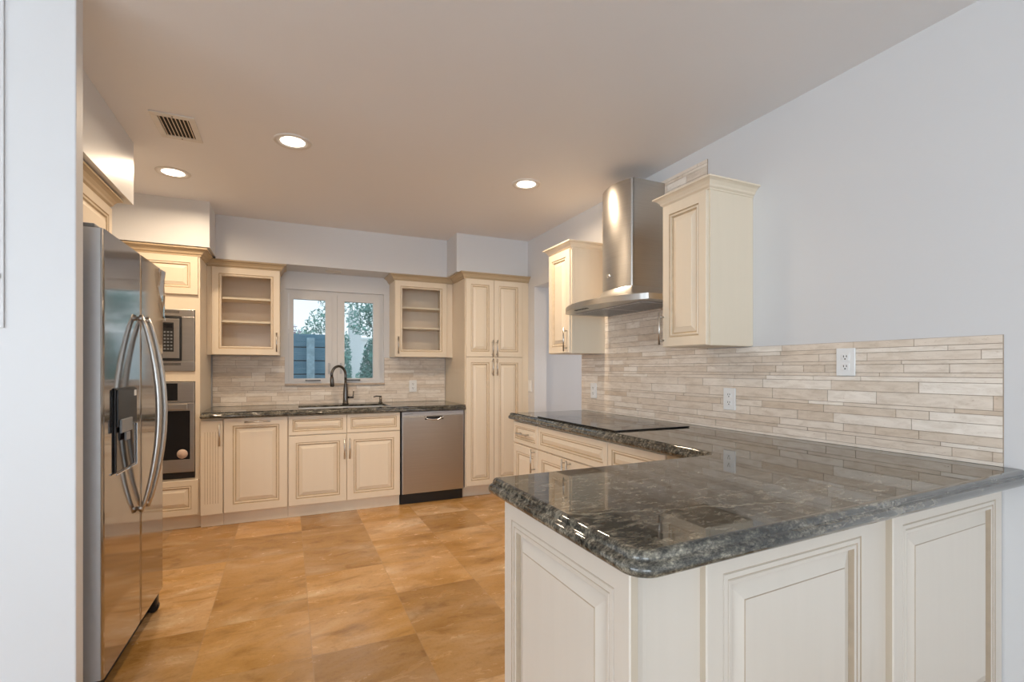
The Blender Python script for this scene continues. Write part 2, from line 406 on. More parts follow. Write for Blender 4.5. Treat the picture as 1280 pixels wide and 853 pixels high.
# right wall with hall opening (far end)
NY0, NY1, NZ = 3.50, 4.38, 2.085
mb = MB(); mb.box(XW, XW + .14, -8.6, NY0, 0, CZ); mb.box(XW, XW + .14, NY0, NY1, NZ, CZ); mb.box(XW, XW + .14, NY1, 5.37, 0, CZ); struct('wall_right', mb, M['wall'])
# back wall with window opening
WX0, WX1, WZ0, WZ1 = -0.022, 0.902, 1.117, 2.030
mb = MB(); mb.box(-1.6, WX0, YB, YB + .2, 0, CZ); mb.box(WX1, XW, YB, YB + .2, 0, CZ); mb.box(WX0, WX1, YB, YB + .2, 0, WZ0); mb.box(WX0, WX1, YB, YB + .2, WZ1, CZ); struct('wall_back', mb, M['wall'])
mb = MB(); mb.box(XL - .15, XL, 2.2, YB, 0, CZ); struct('wall_left', mb, M['wall'])
mb = MB(); mb.box(-6.2, -0.655, 2.13, 2.195, 0, CZ, 0.004); struct('wall_partition', mb, M['wall'])
# hall beyond the opening
mb = MB(); mb.box(4.0, 4.1, 2.0, 5.1, 0, CZ); mb.box(XW + .14, 4.1, 5.0, 5.1, 0, CZ); struct('wall_hall', mb, M['wall'])
mb = MB(); mb.box(XW + .14, 4.0, 2.0, 2.1, 0, CZ); struct('wall_hall_end', mb, M['wall'])
# dining side behind the camera, big glazed openings
mb = MB(); mb.box(-6.2, -5.85, -8.6, -8.5, 0, CZ); mb.box(-.35, 2.25, -8.6, -8.5, 0, CZ); mb.box(-5.85, -.35, -8.6, -8.5, 2.45, CZ); struct('wall_rear', mb, M['wall'])
mb = MB(); mb.box(-6.2, -6.1, -8.5, -4.7, 0, CZ); mb.box(-6.2, -6.1, -.1, 2.13, 0, CZ); mb.box(-6.2, -6.1, -4.7, -.1, 2.42, CZ); mb.box(-6.2, -6.1, -4.7, -.1, 0, 0.15); struct('wall_dining', mb, M['wall'])
# soffits (boxed down ceiling)
mb = MB(); mb.box(-0.562, 1.482, 4.84, YB, 2.2, CZ); struct('wall_soffit_back', mb, M['wall'])
mb = MB(); mb.box(1.482, XW, 4.525, YB, 2.2, CZ); struct('wall_soffit_pantry', mb, M['wall'])
mb = MB(); mb.box(XL, -0.562, 4.50, YB, 2.215, CZ); struct('wall_soffit_oven', mb, M['wall'])
mb = MB(); mb.box(XL, -0.82, 2.2, 3.52, 2.212, CZ); struct('wall_soffit_fridge', mb, M['wall'])

# ------------------------------------------------------------------ window_1
t = bpy.data.objects.new('window_1', None); COL.objects.link(t); t['kind'] = 'structure'; t.location = (0, 0, 0)
y0, y1 = YB + .03, YB + .10
mb = MB()
mb.box(WX0, WX0 + .028, y0, y1, WZ0, WZ1); mb.box(WX1 - .028, WX1, y0, y1, WZ0, WZ1)
mb.box(WX0 + .028, WX1 - .028, y0, y1, WZ0, WZ0 + .018); mb.box(WX0 + .028, WX1 - .028, y0, y1, WZ1 - .032, WZ1); mb.box(.40, .45, y0, y1, WZ0 + .018, WZ1 - .032)
mb.build('window_frame', M['window_white'], t)
for (a, b, ga, gb) in ((WX0 + .029, .399, .049, .338), (.451, WX1 - .029, .518, .800)):
    z0, z1 = WZ0 + .019, WZ1 - .033; gz0, gz1 = 1.165, 1.938; yy = YB + .022
    mb = MB()
    for q in ((a, ga, z0, z1), (gb, b, z0, z1), (ga, gb, z0, gz0), (ga, gb, gz1, z1)): mb.box(q[0], q[1], yy, yy + .045, q[2], q[3])
    s = mb.build('window_sash', M['window_white'], t)
    g = MB(); g.box(ga, gb, yy + .02, yy + .026, gz0, gz1); g.build('window_pane', M['glass'], s)
    c = (ga + gb) / 2 + (.03 if a < .2 else -.06)
    h = MB(); h.box(c - .07, c + .07, yy - .025, yy, z0 + .004, z0 + .016, .003); h.build('window_crank', M['dark_nickel'], s)
    lx = b - .03 if a < .2 else a + .03
    l = MB(); l.box(lx - .008, lx + .008, yy - .018, yy, 1.21, 1.32, .004); l.build('window_latch', M['grey_steel'], s)
mb = MB(); mb.box(WX0 - .005, WX1 + .005, YB - .03, YB + .03, WZ0 - .022, WZ0 - .001, .003); mb.build('window_sill', M['stone_sill'], t)

# ------------------------------------------------------------------ backsplashes
def tile_rects(rects, heights=(.016, .020, .034, .044, .052), lo=.12, hi=.46):
    out = []
    for (x0, x1, z0, z1) in rects:
        z = z0; last = 0
        while z < z1 - .004:
            h = random.choice([q for q in heights if q != last]); last = h
            if z + h > z1 - .012: h = z1 - z
            x = x0 - random.uniform(0, .2)
            while x < x1:
                l = random.uniform(lo, hi) * (1.15 if h < .03 else .85)
                a, b = max(x, x0), min(x + l, x1)
                if b - a > .01: out.append((a, b, z, z + h))
                x += l
            z += h
    return out
def backsplash(name, label, place, rects, grout_rects, g=.0012, caulk=None):
    """place(u, d, z) -> world; u along the wall, d out of the wall"""
    bm = bmesh.new(); lay = bm.faces.layers.float.new('tone')
    def bx(a, b, z0, z1, d, mi, tone, d0=.0005):
        c = [bm.verts.new(place(u, dd, z)) for dd in (d0, d) for z in (z0, z1) for u in (a, b)]
        for f in ((0, 1, 3, 2), (4, 6, 7, 5), (0, 4, 5, 1), (2, 3, 7, 6), (0, 2, 6, 4), (1, 5, 7, 3)):
            q = bm.faces.new([c[i] for i in f]); q.material_index = mi; q[lay] = tone
    for (a, b, z0, z1) in grout_rects: bx(a, b, z0, z1, .0065, 1, 0)
    if caulk: bx(*caulk, .0098, 0, 1.0, .006)
    for (a, b, z0, z1) in tile_rects(rects): bx(a + g, b - g, z0 + g, z1 - g, .008 + random.uniform(0, .0028), 0, min(1, max(0, random.gauss(.6, .26))), .006)
    bmesh.ops.recalc_face_normals(bm, faces=bm.faces[:])
    me = bpy.data.meshes.new(name); bm.to_mesh(me); bm.free(); me.materials.append(M['stone']); me.materials.append(M['grout'])
    o = bpy.data.objects.new(name, me); COL.objects.link(o); tag(o, label, 'backsplash'); return o
CT = 0.914
rr = [(0.831, 3.495, CT + .014, 1.372), (2.142, 3.20, 1.372, 2.492)]
backsplash('backsplash', 'beige split-stone tile backsplash behind the cooktop, rising to the ceiling behind the hood', lambda u, d, z: (XW - d, u, z), rr, [(0.831, 3.495, CT + .001, 1.372), rr[1]], .0012, (0.831, 3.495, CT + .001, CT + .0135))
rb = [(-.622, 1.556, CT + .001, 1.094), (-.622, WX0 - .006, 1.094, 1.374), (WX1 + .006, 1.556, 1.094, 1.374)]
backsplash('backsplash', 'beige split-stone tile backsplash behind the sink, under the window', lambda u, d, z: (u, YB - d, z), rb, rb)

# ------------------------------------------------------------------ worktops
def offset_poly(poly, flags, o):
    n = len(poly); out = []
    for i in range(n):
        p0, p1, p2 = (Vector(poly[i - 1]), Vector(poly[i]), Vector(poly[(i + 1) % n]))
        d1 = (p1 - p0).normalized(); d2 = (p2 - p1).normalized()
        n1 = Vector((-d1.y, d1.x)); n2 = Vector((-d2.y, d2.x))
        o1 = o * flags[i - 1]; o2 = o * flags[i]
        cr = d1.x * d2.y - d1.y * d2.x
        if abs(cr) < 1e-4: out.append(p1 + n1 * o1); continue
        q1 = p1 + n1 * o1; q2 = p1 + n2 * o2
        tt = ((q2.x - q1.x) * d2.y - (q2.y - q1.y) * d2.x) / cr
        out.append(q1 + d1 * tt)
    return out
def rounded(pts):
    """pts: (x, y, radius, flag of the edge leaving the point), counter-clockwise"""
    n = len(pts); P = []; F = []
    for i in range(n):
        x, y, r, fl = pts[i]; p = Vector((x, y)); a = Vector(pts[i - 1][:2]); b = Vector(pts[(i + 1) % n][:2])
        if r <= 0: P.append((x, y)); F.append(fl); continue
        da = (a - p).normalized(); db = (b - p).normalized(); ang = da.angle(db); t = r / math.tan(ang / 2)
        s, e = p + da * t, p + db * t; c = p + (da + db).normalized() * (r / math.sin(ang / 2))
        a0 = math.atan2(*(s - c).yx); a1 = math.atan2(*(e - c).yx); dd = (a1 - a0 + math.pi) % (2 * math.pi) - math.pi
        k = 9
        for j in range(k + 1):
            w = a0 + dd * j / k; P.append((c.x + r * math.cos(w), c.y + r * math.sin(w))); F.append(fl)
    return P, F
EDGE = [(.0155 * (1 - math.sin(R(q))), .0155 - .0155 * math.cos(R(q))) for q in (20, 40, 60, 80, 100, 120, 140, 158)] + [(.0125, .0312), (.0135, .0330), (.0140, .0360), (.0155, .0410), (.0190, .0455), (.0235, .0478), (.028, .0485)]
def worktop(name, label, pts, ztop, hole=None):
    P, F = rounded(pts); zb = ztop - .0485
    bm = bmesh.new(); rows = []
    for o, dz in EDGE: rows.append([bm.verts.new((q[0], q[1], zb + dz)) for q in offset_poly(P, F, o)])
    n = len(P)
    for i in range(len(rows) - 1):
        for k in range(n):
            f = bm.faces.new((rows[i][k], rows[i][(k + 1) % n], rows[i + 1][(k + 1) % n], rows[i + 1][k])); f.smooth = True
    def cap(row, z, hv):
        es = [bm.edges.get((row[k], row[(k + 1) % n])) for k in range(n)]
        if hv: es += [bm.edges.get((hv[k], hv[(k + 1) % len(hv)])) or bm.edges.new((hv[k], hv[(k + 1) % len(hv)])) for k in range(len(hv))]
        bmesh.ops.triangle_fill(bm, edges=es, use_beauty=True)
    ht = hb = None
    if hole:
        ht = [bm.verts.new((x, y, ztop)) for x, y in hole]; hb = [bm.verts.new((x, y, zb)) for x, y in hole]
        for k in range(len(hole)): bm.faces.new((ht[k], ht[(k + 1) % len(hole)], hb[(k + 1) % len(hole)], hb[k]))
    cap(rows[-1], ztop, ht); cap(rows[0], zb, hb)
    bmesh.ops.recalc_face_normals(bm, faces=bm.faces[:])
    me = bpy.data.meshes.new(name); bm.to_mesh(me); bm.free(); me.materials.append(M['granite'])
    o = bpy.data.objects.new(name, me); COL.objects.link(o); tag(o, label, 'countertop'); return o
worktop('countertop', 'dark polished granite worktop of the peninsula, turning along the wall under the cooktop',
        [(.565, .697, .055, 1), (XW - .001, .760, 0, 0), (XW - .001, 3.50, 0, 1), (1.565, 3.50, .012, 1), (1.545, 1.455, .045, 1), (.565, 1.435, .03, 1)], CT)
SX0, SX1, SY0, SY1 = .085, .865, 4.555, 4.985
hp, _ = rounded([(SX0, SY0, .012, 1), (SX1, SY0, .012, 1), (SX1, SY1, .012, 1), (SX0, SY1, .012, 1)])
worktop('countertop', 'dark granite worktop under the window, with the sink set in it',
        [(-.626, 4.462, .012, 1), (1.556, 4.462, 0, 0), (1.556, YB - .001, 0, 0), (-.626, YB - .001, 0, 0)], CT, hp)

# ------------------------------------------------------------------ back run base cabinets (local: x right, -y front)
def base(label, x0, x1, face=4.52, depth=.63, z1=.862):
    t = thing('base_cabinet', label, 'cabinet', (x0, face, 0), 0)
    carcass(t, .0008, x1 - x0 - .0008, 0, depth, 0, z1, toe_in=.03); return t, x1 - x0
t, w = base('narrow cream pull-out base cabinet with fluted front beside the oven', -.628, -.470)
mb = MB(); x0, x1, z0, z1 = .004, w - .004, .105, .848
bm = mb.bm
mb.box(x0, x1, -.02, -.0005, z0, z1, .002)
for k in range(6):
    xx = x0 + .030 + k * (x1 - x0 - .06) / 5
    mb.box(xx - .0022, xx + .0022, -.0208, -.019, z0 + .085, z1 - .09, .0, 1)
d = mb.build('door', [M['cream'], M['glaze']], t); bar_handle(d, w - .022, .735, .175)
t, w = base('cream base cabinet with single tall door and horizontal pull at its top', -.470, .000)
d = door(t, .004, w - .004, .105, .862, frame=.062); bar_handle(d, w * .52, .828, .185, False)
t = thing('base_cabinet', 'cream sink base cabinet with two doors and two false drawer fronts', 'cabinet', (0, 4.52, 0)); w = .936
mb = MB(); mb.box(.0008, .018, 0, .63, .1, .862); mb.box(w - .018, w - .0008, 0, .63, .1, .862); mb.box(.018, w - .018, 0, .63, .1, .118); mb.box(.018, w - .018, .612, .63, .118, .66); mb.box(.018, w - .018, 0, .018, .64, .862)
mb.build('carcass', M['cream'], t); mb = MB(); mb.box(.0008, w - .0008, .03, .61, .001, .0995); mb.build('toe_kick', M['cream'], t)
for a, b, hx in ((.004, w / 2 - .0015, w / 2 - .022), (w / 2 + .0015, w - .004, w / 2 + .022)):
    door(t, a, b, .698, .860, 'drawer_front', .030, .75)
    d = door(t, a, b, .105, .690, frame=.055); bar_handle(d, hx, .563, .175)
# dishwasher
t = thing('dishwasher', 'stainless steel dishwasher with pocket handle between sink and pantry', 'dishwasher', (.940, 4.515, 0))
w = .612
mb = MB(); mb.box(.004, w - .004, 0, .58, .10, .858); mb.build('tub', M['black_plastic'], t)
mb = MB(); mb.box(.010, w - .010, -.022, -.0005, .105, .818, .004)
dw = mb.build('door', M['steel'], t)
mb = MB(); mb.box(.010, w - .010, -.020, -.0005, .8195, .862, .003); mb.box(.03, .11, -.0205, -.019, .838, .843, 0, 1)
mb.build('control_strip', [M['grey_steel'], M['grey_plastic']], t)
mb = MB(); mb.box(.222, .400, -.0226, -.021, .783, .815, .0005); mb.build('handle_recess', M['black_plastic'], dw)
mb = MB(); mb.tube([(.215, -.022, .808), (.250, -.026, .790), (.30, -.028, .782), (.35, -.027, .784), (.39, -.024, .802), (.402, -.0215, .815)], [.004, .006, .007, .0075, .009, .004], 10); mb.build('handle_lip', M['chrome'], dw)
mb = MB(); mb.box(.006, w - .006, .03, .12, .002, .099); mb.build('toe_kick', M['black_plastic'], t)

# ------------------------------------------------------------------ tall oven cabinet
OX0, OX1 = -1.40, -.632; ow = OX1 - OX0; OZT = 2.145
t = thing('oven_cabinet', 'tall cream cabinet holding microwave and wall oven', 'cabinet', (OX0, 4.545, 0))
f = .032
mb = MB()
mb.box(0, .02, .02, .60, .1, OZT); mb.box(ow - .02, ow, .02, .60, .1, OZT); mb.box(.02, ow - .02, .585, .60, .1, OZT)
for z in (.40, 1.20, 1.80): mb.box(.02, ow - .02, .02, .585, z - .018, z)
mb.box(.02, ow - .02, .02, .585, .1, .118); mb.box(.02, ow - .02, .02, .585, OZT - .018, OZT)
mb.build('carcass', M['cream'], t)
mb = MB(); mb.box(0, f, 0, .0195, .1, OZT); mb.box(ow - f, ow, 0, .0195, .1, OZT)
for a, b in ((.10, .40), (1.160, 1.238), (1.722, OZT)): mb.box(f, ow - f, 0, .0195, a, b)
mb.build('face_frame', M['cream'], t)
door(t, .006, ow - .010, .112, .388, 'drawer_front', .045, .9)
d = door(t, .006, ow - .012, 1.838, 2.138, 'door', .050, .9)
mb = MB(); mb.box(0, ow, .035, .58, .001, .0995); mb.build('toe_kick', M['cream'], t)
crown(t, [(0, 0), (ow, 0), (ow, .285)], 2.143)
# wall oven
t = thing('wall_oven', 'black and stainless wall oven below the microwave', 'oven', (OX0, 4.545, 0))
a, b = f + .003, ow - f - .003
mb = MB(); mb.box(a + .002, b - .002, .001, .54, .420, 1.155); mb.build('oven_body', M['grey_steel'], t)
mb = MB(); mb.box(a, b, -.022, 0, 1.000, 1.155, .003); mb.box(a + .11, b - .11, -.0235, -.021, 1.012, 1.145, .0005, 1); mb.build('control_panel', [M['steel'], M['black_glass']], t)
mb = MB(); mb.box(a, b, -.030, 0, .455, .992, .003); od = mb.build('oven_door', M['steel'], t)
mb = MB(); mb.box(a + .045, b - .028, -.0315, -.029, .555, .932, .0005); mb.build('window', M['black_glass'], od)
mb = MB(); mb.lathe([(.0, 0), (.036, 0), (.036, .0012), (.0, .0012)], seg=28)
st = mb.build('sticker', M['sticker'], od); st.rotation_euler = (R(90), 0, 0); st.location = (b - .078, -.0318, .597)
mb = MB(); mb.box(a + .02, b - .04, -.066, -.050, .940, .988, .006)
for q in (a + .06, b - .08): mb.box(q - .012, q + .012, -.052, -.0295, .952, .976, .003)
mb.build('handle', M['steel'], od)
mb = MB(); mb.box(a, b, -.016, 0, .405, .452, .002); mb.build('vent_strip', M['black_plastic'], t)
# microwave
t = thing('microwave', 'built-in microwave with stainless trim kit above the wall oven', 'microwave', (OX0, 4.545, 0))
mb = MB()
mb.box(a, b, -.014, 0, 1.665, 1.720, .003); mb.box(a, b, -.014, 0, 1.240, 1.318, .003); mb.box(a, a + .05, -.014, 0, 1.319, 1.664, .002); mb.box(b - .085, b, -.014, 0, 1.319, 1.664, .002)
for (z, q0, q1) in ((1.690, a + .06, b - .1), (1.285, a + .05, b - .09)):
    for k in range(3): mb.box(q0, q1, -.0146, -.0135, z + k * .007, z + k * .007 + .004, 0, 1)
mb.build('trim_kit', [M['steel'], M['dark_gap']], t)
mb = MB(); mb.box(a + .052, b - .052, .001, .42, 1.320, 1.662); mb.build('microwave_body', M['grey_steel'], t)
mb = MB(); mb.box(a + .053, b - .245, -.020, 0, 1.322, 1.660, .003); md = mb.build('microwave_door', M['steel'], t)
mb = MB(); mb.box(a + .09, b - .275, -.0215, -.019, 1.36, 1.625, .0005); mb.build('window', M['black_glass'], md)
mb = MB(); mb.box(b - .243, b - .086, -.020, 0, 1.322, 1.660, .003); cp = mb.build('control_panel', M['black_plastic'], t)
mb = MB(); mb.box(b - .225, b - .099, -.022, -.0195, 1.340, 1.645, .001); mb.build('fascia', M['steel'], cp)
mb = MB(); mb.box(b - .205, b - .135, -.0240, -.0215, 1.39, 1.615, .004); kp = mb.build('keypad', M['black_plastic'], cp)
mb = MB()
for i in range(6):
    for j in range(3): mb.box(b - .199 + j * .021, b - .186 + j * .021, -.0250, -.0235, 1.405 + i * .026, 1.417 + i * .026, .001)
mb.build('keys', M['grey_plastic'], kp)
mb = MB(); mb.box(b - .199, b - .144, -.0248, -.0235, 1.575, 1.603, .001); mb.build('display', M['black_glass'], kp)

# ------------------------------------------------------------------ pantry
PX0 = 1.560; pw = .662
t = thing('pantry_cabinet', 'tall cream pantry cabinet with four doors beside the dishwasher', 'cabinet', (PX0, 4.51, 0))
carcass(t, 0, pw, 0, .655, 0, 2.142, toe=.105, toe_in=.07)
mb = MB(); mb.box(pw + .0005, XW - PX0 - .0005, .004, .024, .105, 2.142); mb.build('filler_strip', M['cream'], t)
mid = .300; xr = .612
for a, b, hx in ((.006, mid - .0015, mid - .022), (mid + .0015, xr, mid + .024)):
    d = door(t, a, b, 1.378, 2.136, frame=.05); bar_handle(d, hx, 1.462, .165)
    d = door(t, a, b, .118, 1.372, frame=.05); bar_handle(d, hx, 1.275, .165)
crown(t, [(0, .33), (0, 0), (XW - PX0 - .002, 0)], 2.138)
# glass uppers
t = glass_cabinet('cream wall cabinet with glass door left of the window, two shelves inside', (-.597, 4.895, 0), .532, .274, 1.380, 2.140)
mb = MB(); mb.box(-.034, -.0005, .002, .022, 1.380, 2.140); mb.build('filler_strip', M['cream'], t)
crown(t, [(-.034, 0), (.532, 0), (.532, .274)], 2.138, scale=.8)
t = glass_cabinet('cream wall cabinet with glass door between the window and the pantry', (.960, 4.895, 0), .535, .274, 1.378, 2.140, False)
mb = MB(); mb.box(.5355, .598, .002, .022, 1.378, 2.140); mb.build('filler_strip', M['cream'], t)
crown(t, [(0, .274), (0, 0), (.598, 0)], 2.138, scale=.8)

# ------------------------------------------------------------------ sink, taps
t = thing('kitchen_sink', 'stainless double-bowl sink set under the dark worktop', 'sink', (0, 0, 0))
mb = MB()
zt, zd = .895, .67; mxs = (SX0 + SX1) / 2; e_ = .0008; w_ = .006
mb.box(SX0 + e_, SX1 - e_, SY0 + e_, SY0 + w_, zd, zt); mb.box(SX0 + e_, SX1 - e_, SY1 - w_, SY1 - e_, zd, zt)
mb.box(SX0 + e_, SX0 + w_, SY0 + w_, SY1 - w_, zd, zt); mb.box(SX1 - w_, SX1 - e_, SY0 + w_, SY1 - w_, zd, zt); mb.box(SX0 + e_, SX1 - e_, SY0 + e_, SY1 - e_, zd - .004, zd)
mb.box(mxs - .03, mxs + .03, SY0 + w_, SY1 - w_, zd, zt - .012, .005)
mb.build('basin', M['basin'], t)
for xx in (SX0 + .19, SX1 - .19):
    mb = MB(); mb.lathe([(0, .001), (.03, .001), (.045, .004), (.045, 0)], (xx, (SY0 + SY1) / 2, zd), 24); mb.build('drain', M['dark_nickel'], t)
fx, fy = .514, 5.05
t = thing('kitchen_faucet', 'dark nickel gooseneck pull-down faucet behind the sink', 'faucet', (fx, fy, CT + .0005))
mb = MB(); mb.lathe([(0, 0), (.030, 0), (.030, .006), (.026, .012), (.024, .05), (.022, .13), (.014, .20), (.0125, .21), (0, .21)], seg=24); mb.build('base', M['dark_nickel'], t)
pts = [(0, 0, .20)]; dirx, diry = -.80, -.60; rad = .085
pts += [(0, 0, .27)]
for k in range(0, 13):
    an = math.pi * k / 12 * 1.06; q = rad * (1 - math.cos(an)); pts.append((dirx * q, diry * q, .285 + rad * math.sin(an)))
mb = MB(); mb.tube(pts, .0125, 14); mb.build('spout', M['dark_nickel'], t)
e = Vector(pts[-1]); e2 = Vector(pts[-2]); dd = (e - e2).normalized()
mb = MB(); mb.tube([e, e + dd * .02, e + dd * .085, e + dd * .095], [.014, .017, .020, .016], 14); mb.build('spray_head', M['dark_nickel'], t)
mb = MB(); mb.tube([(.020, 0, .065), (.075, -.01, .065)], .011, 12); mb.tube([(.068, -.009, .06), (.070, -.009, .075), (.074, -.009, .125)], [.006, .006, .005], 10); mb.build('handle', M['dark_nickel'], t)
t = thing('soap_dispenser', 'small dark nickel soap dispenser right of the faucet', 'soap dispenser', (.850, 5.05, CT + .0005))
mb = MB(); mb.lathe([(0, 0), (.020, 0), (.020, .008), (.013, .012), (.013, .05), (.011, .052), (.011, .072), (0, .072)], seg=20); mb.build('body', M['dark_nickel'], t)
mb = MB(); mb.tube([(0, 0, .066), (-.045, -.015, .070), (-.072, -.022, .064)], .006, 10); mb.build('nozzle', M['dark_nickel'], t)

# ------------------------------------------------------------------ right run (local x runs towards the camera, front faces -X)
RX = 1.620
def rbase(label, ya, yb):
    t = thing('base_cabinet', label, 'cabinet', (RX, ya, 0), R(-90))
    carcass(t, .0008, ya - yb - .0008, 0, XW - RX - .002, 0, .860, toe_in=.06); return t, ya - yb
t, w = rbase('narrow cream drawer and door base cabinet at the far end of the cooktop run', 3.475, 3.065)
d = door(t, .004, w - .003, .690, .852, 'drawer_front', .032, .75); bar_handle(d, w * .5, .772, .17, False)
d = door(t, .004, w - .003, .108, .682); bar_handle(d, w - .045, .60, .17)
t, w = rbase('wide cream base cabinet with two doors under the cooktop', 3.064, 2.236)
door(t, .003, w - .003, .690, .852, 'drawer_front', .036, .8)
d = door(t, .003, w / 2 - .0015, .108, .682); bar_handle(d, w / 2 - .028, .60, .17)
d = door(t, w / 2 + .0015, w - .003, .108, .682); bar_handle(d, w / 2 + .028, .60, .17)
t, w = rbase('cream base cabinet in the corner between cooktop and peninsula', 2.235, 1.425)
door(t, .003, .455, .690, .852, 'drawer_front', .036, .8); d = door(t, .003, .455, .108, .682); bar_handle(d, .05, .60, .17)
mb = MB(); mb.box(.458, w - .003, -.012, -.0005, .108, .852); mb.build('filler_strip', M['tan'], t)
def rupper(label, ya, yb, hinge_far):
    z0, z1 = 1.375, 2.168; X0 = 1.94; w = ya - yb; d = XW - X0 - .0015
    t = thing('wall_cabinet', label, 'cabinet', (X0, ya, 0), R(-90), 'plain wall cabinets beside the hood')
    mb = MB(); mb.box(0, w, .0, d, z0, z1, .001); mb.build('carcass', M['cream'], t)
    mb = MB(); mb.box(w + .0002, w + .004, .024, d, z0 + .004, z1 - .002); mb.box(w + .0002, w + .006, 0, .022, z0, z1); mb.build('side_panel', M['cream'], t)
    dd = door(t, .003, w - .002, z0 + .003, z1 - .008, frame=.05); bar_handle(dd, w - .030 if hinge_far else .012, z0 + .105, .18)
    crown(t, [(0, d), (0, 0), (w, 0), (w, d)], z1 - .004, m='cream', scale=.78, h=.6)
    return t
rupper('cream wall cabinet on the far side of the range hood', 3.485, 3.165, True)
rupper('cream wall cabinet on the near side of the range hood', 2.160, 1.838, False)
# cooktop
t = thing('cooktop', 'black glass cooktop set in the dark worktop under the hood', 'cooktop', (1.87, 2.625, CT + .0005))
mb = MB(); mb.box(-.265, .265, -.455, .455, 0, .007, .003); mb.build('glass_top', M['black_glass'], t)
for (x, y, r) in ((-.12, -.24, .10), (-.12, .25, .085), (.12, -.24, .075), (.12, .25, .105)):
    mb = MB(); mb.lathe([(r - .002, .0071), (r - .002, .0074), (r, .0074), (r, .0071)], (x, y, 0), 40); mb.build('burner_ring', M['grey_plastic'], t)
# range hood
HY = 2.665
t = thing('range_hood', 'stainless chimney range hood with curved glass-like canopy over the cooktop'.replace('glass-like ', ''), 'range hood', (XW - .001, HY, 0), R(-90))
# local: x towards camera, -y out of the wall
def arc(hw, dc, ds, n=20, y_back=-.012):
    pts = []
    for k in range(n + 1):
        x = -hw + 2 * hw * k / n; pts.append((x, -(ds + (dc - ds) * (1 - (x / hw) ** 2))))
    return pts + [(hw, y_back), (-hw, y_back)]
mb = MB()
rings = []
for (hw, dc, ds, z) in ((.457, .535, .385, 1.656), (.457, .535, .385, 1.690), (.450, .525, .378, 1.694), (.30, .40, .33, 1.712), (.20, .325, .285, 1.735), (.172, .300, .262, 1.785)):
    rings.append([mb.bm.verts.new((x, y, z)) for x, y in arc(hw, dc, ds)])
rings.insert(2, [mb.bm.verts.new(v.co) for v in rings[1]])
for i in range(len(rings) - 1):
    if i == 1: continue
    n = len(rings[i])
    for k in range(n):
        fc = mb.bm.faces.new((rings[i][k], rings[i][(k + 1) % n], rings[i + 1][(k + 1) % n], rings[i + 1][k])); fc.smooth = k < n - 3
for rg in (rings[-1], rings[0][::-1]): mb.bm.faces.new([mb.bm.verts.new(v.co) for v in rg])
can = mb.build('canopy', M['hood_steel'], t)
mb = MB(); mb.prism(arc(.170, .302, .258, 16)[:-2], 1.7855, 2.47, 0, True); mb.prism([(.170, -.258), (.170, -.012), (-.170, -.012), (-.170, -.258)], 1.7855, 2.4695)
for f_ in mb.bm.faces: f_.smooth = False
for f_ in mb.bm.faces:
    if len(f_.verts) == 4 and f_.calc_center_median().y < -.2585 and abs(f_.calc_center_median().z - 2.13) < .3: f_.smooth = True
chm = mb.build('chimney', M['hood_steel'], t)
mb = MB()
for k in range(11): mb.box(.1655, .1668, -.075, -.025, 2.305 + k * .0145, 2.312 + k * .0145, 0)
for k in range(4): mb.box(.1655, .1668, -.075 + k * .0155, -.071 + k * .0155, 2.30, 2.46, 0)
mb.build('vent_grille', M['black_plastic'], chm)
mb = MB(); mb.lathe([(0, .0), (.022, 0), (.022, .003), (0, .003)], seg=24)
lg = mb.build('logo_badge', M['chrome'], chm); lg.rotation_euler = (R(90), 0, 0); lg.location = (-.04, -.3005, 1.875); lg.scale = (1, .62, 1)
mb = MB()
for k in range(5): mb.box(-.20 + k * .032, -.178 + k * .032, -.470, -.452, 1.6525, 1.6562, .001)
mb.build('switches', M['black_plastic'], can)
for x0 in (-.36, .005):
    mb = MB(); mb.box(x0, x0 + .355, -.36, -.06, 1.650, 1.6555, .002)
    for k in range(9): mb.box(x0 + .02 + k * .037, x0 + .035 + k * .037, -.34, -.08, 1.6485, 1.6502, 0, 1)
    mb.build('filter', [M['grey_steel'], M['grey_plastic']], can)

# ------------------------------------------------------------------ peninsula
ANG = math.atan2(.835 - .763, 2.25 - .600)
t = thing('peninsula_cabinet', 'cream peninsula cabinet with large raised panels facing the dining side', 'cabinet', (.60, .763, 0))
def py(x): return .763 + (x - .60) * math.tan(ANG)
mb = MB(); c = []
# carcass outline in local coordinates, rounded near corner post
cx, cy, rr_ = .062, .062, .036
c = [(.0205, .604), (.0205, .024)]
for k in range(7):
    an = math.pi + (math.pi / 2) * k / 6; c.append((.0205 + rr_ + rr_ * math.cos(an), .020 + rr_ + rr_ * math.sin(an)))
c[1] = (.0205, .020 + rr_); c.pop(2)
yy = .0205 + (XW - .001 - .60) * math.tan(ANG)
c += [(XW - .0015 - .60, yy), (XW - .0015 - .60, .604)]
mb.prism(c, .10, .863); mb.build('carcass', M['daylit_cream'], t)
mb = MB(); mb.box(.06, XW - .60 - .01, .12, .56, .001, .0995); mb.build('toe_kick', M['cream'], t)
BIG = [(0, .003, 0), (.003, 0, 0), (.050, 0, 1), (.0512, .003, 1), (.0540, .003, 0), (.0555, .0008, 0), (.066, .0005, 1), (.0672, .003, 1), (.0700, .003, 0), (.0715, .0012, 0), (.080, .002, 1), (.0815, .014, 1), (.0845, .015, 0), (.122, .003, 1), (.1240, .0012, 0)]
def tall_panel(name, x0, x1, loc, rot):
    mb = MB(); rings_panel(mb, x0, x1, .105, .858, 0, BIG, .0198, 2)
    o = mb.build(name, [M['daylit_cream'], M['pale_glaze'], M['edge_cream']], t); o.location = loc; o.rotation_euler = (0, 0, rot); return o
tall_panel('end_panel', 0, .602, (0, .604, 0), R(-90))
ca = math.cos(ANG)
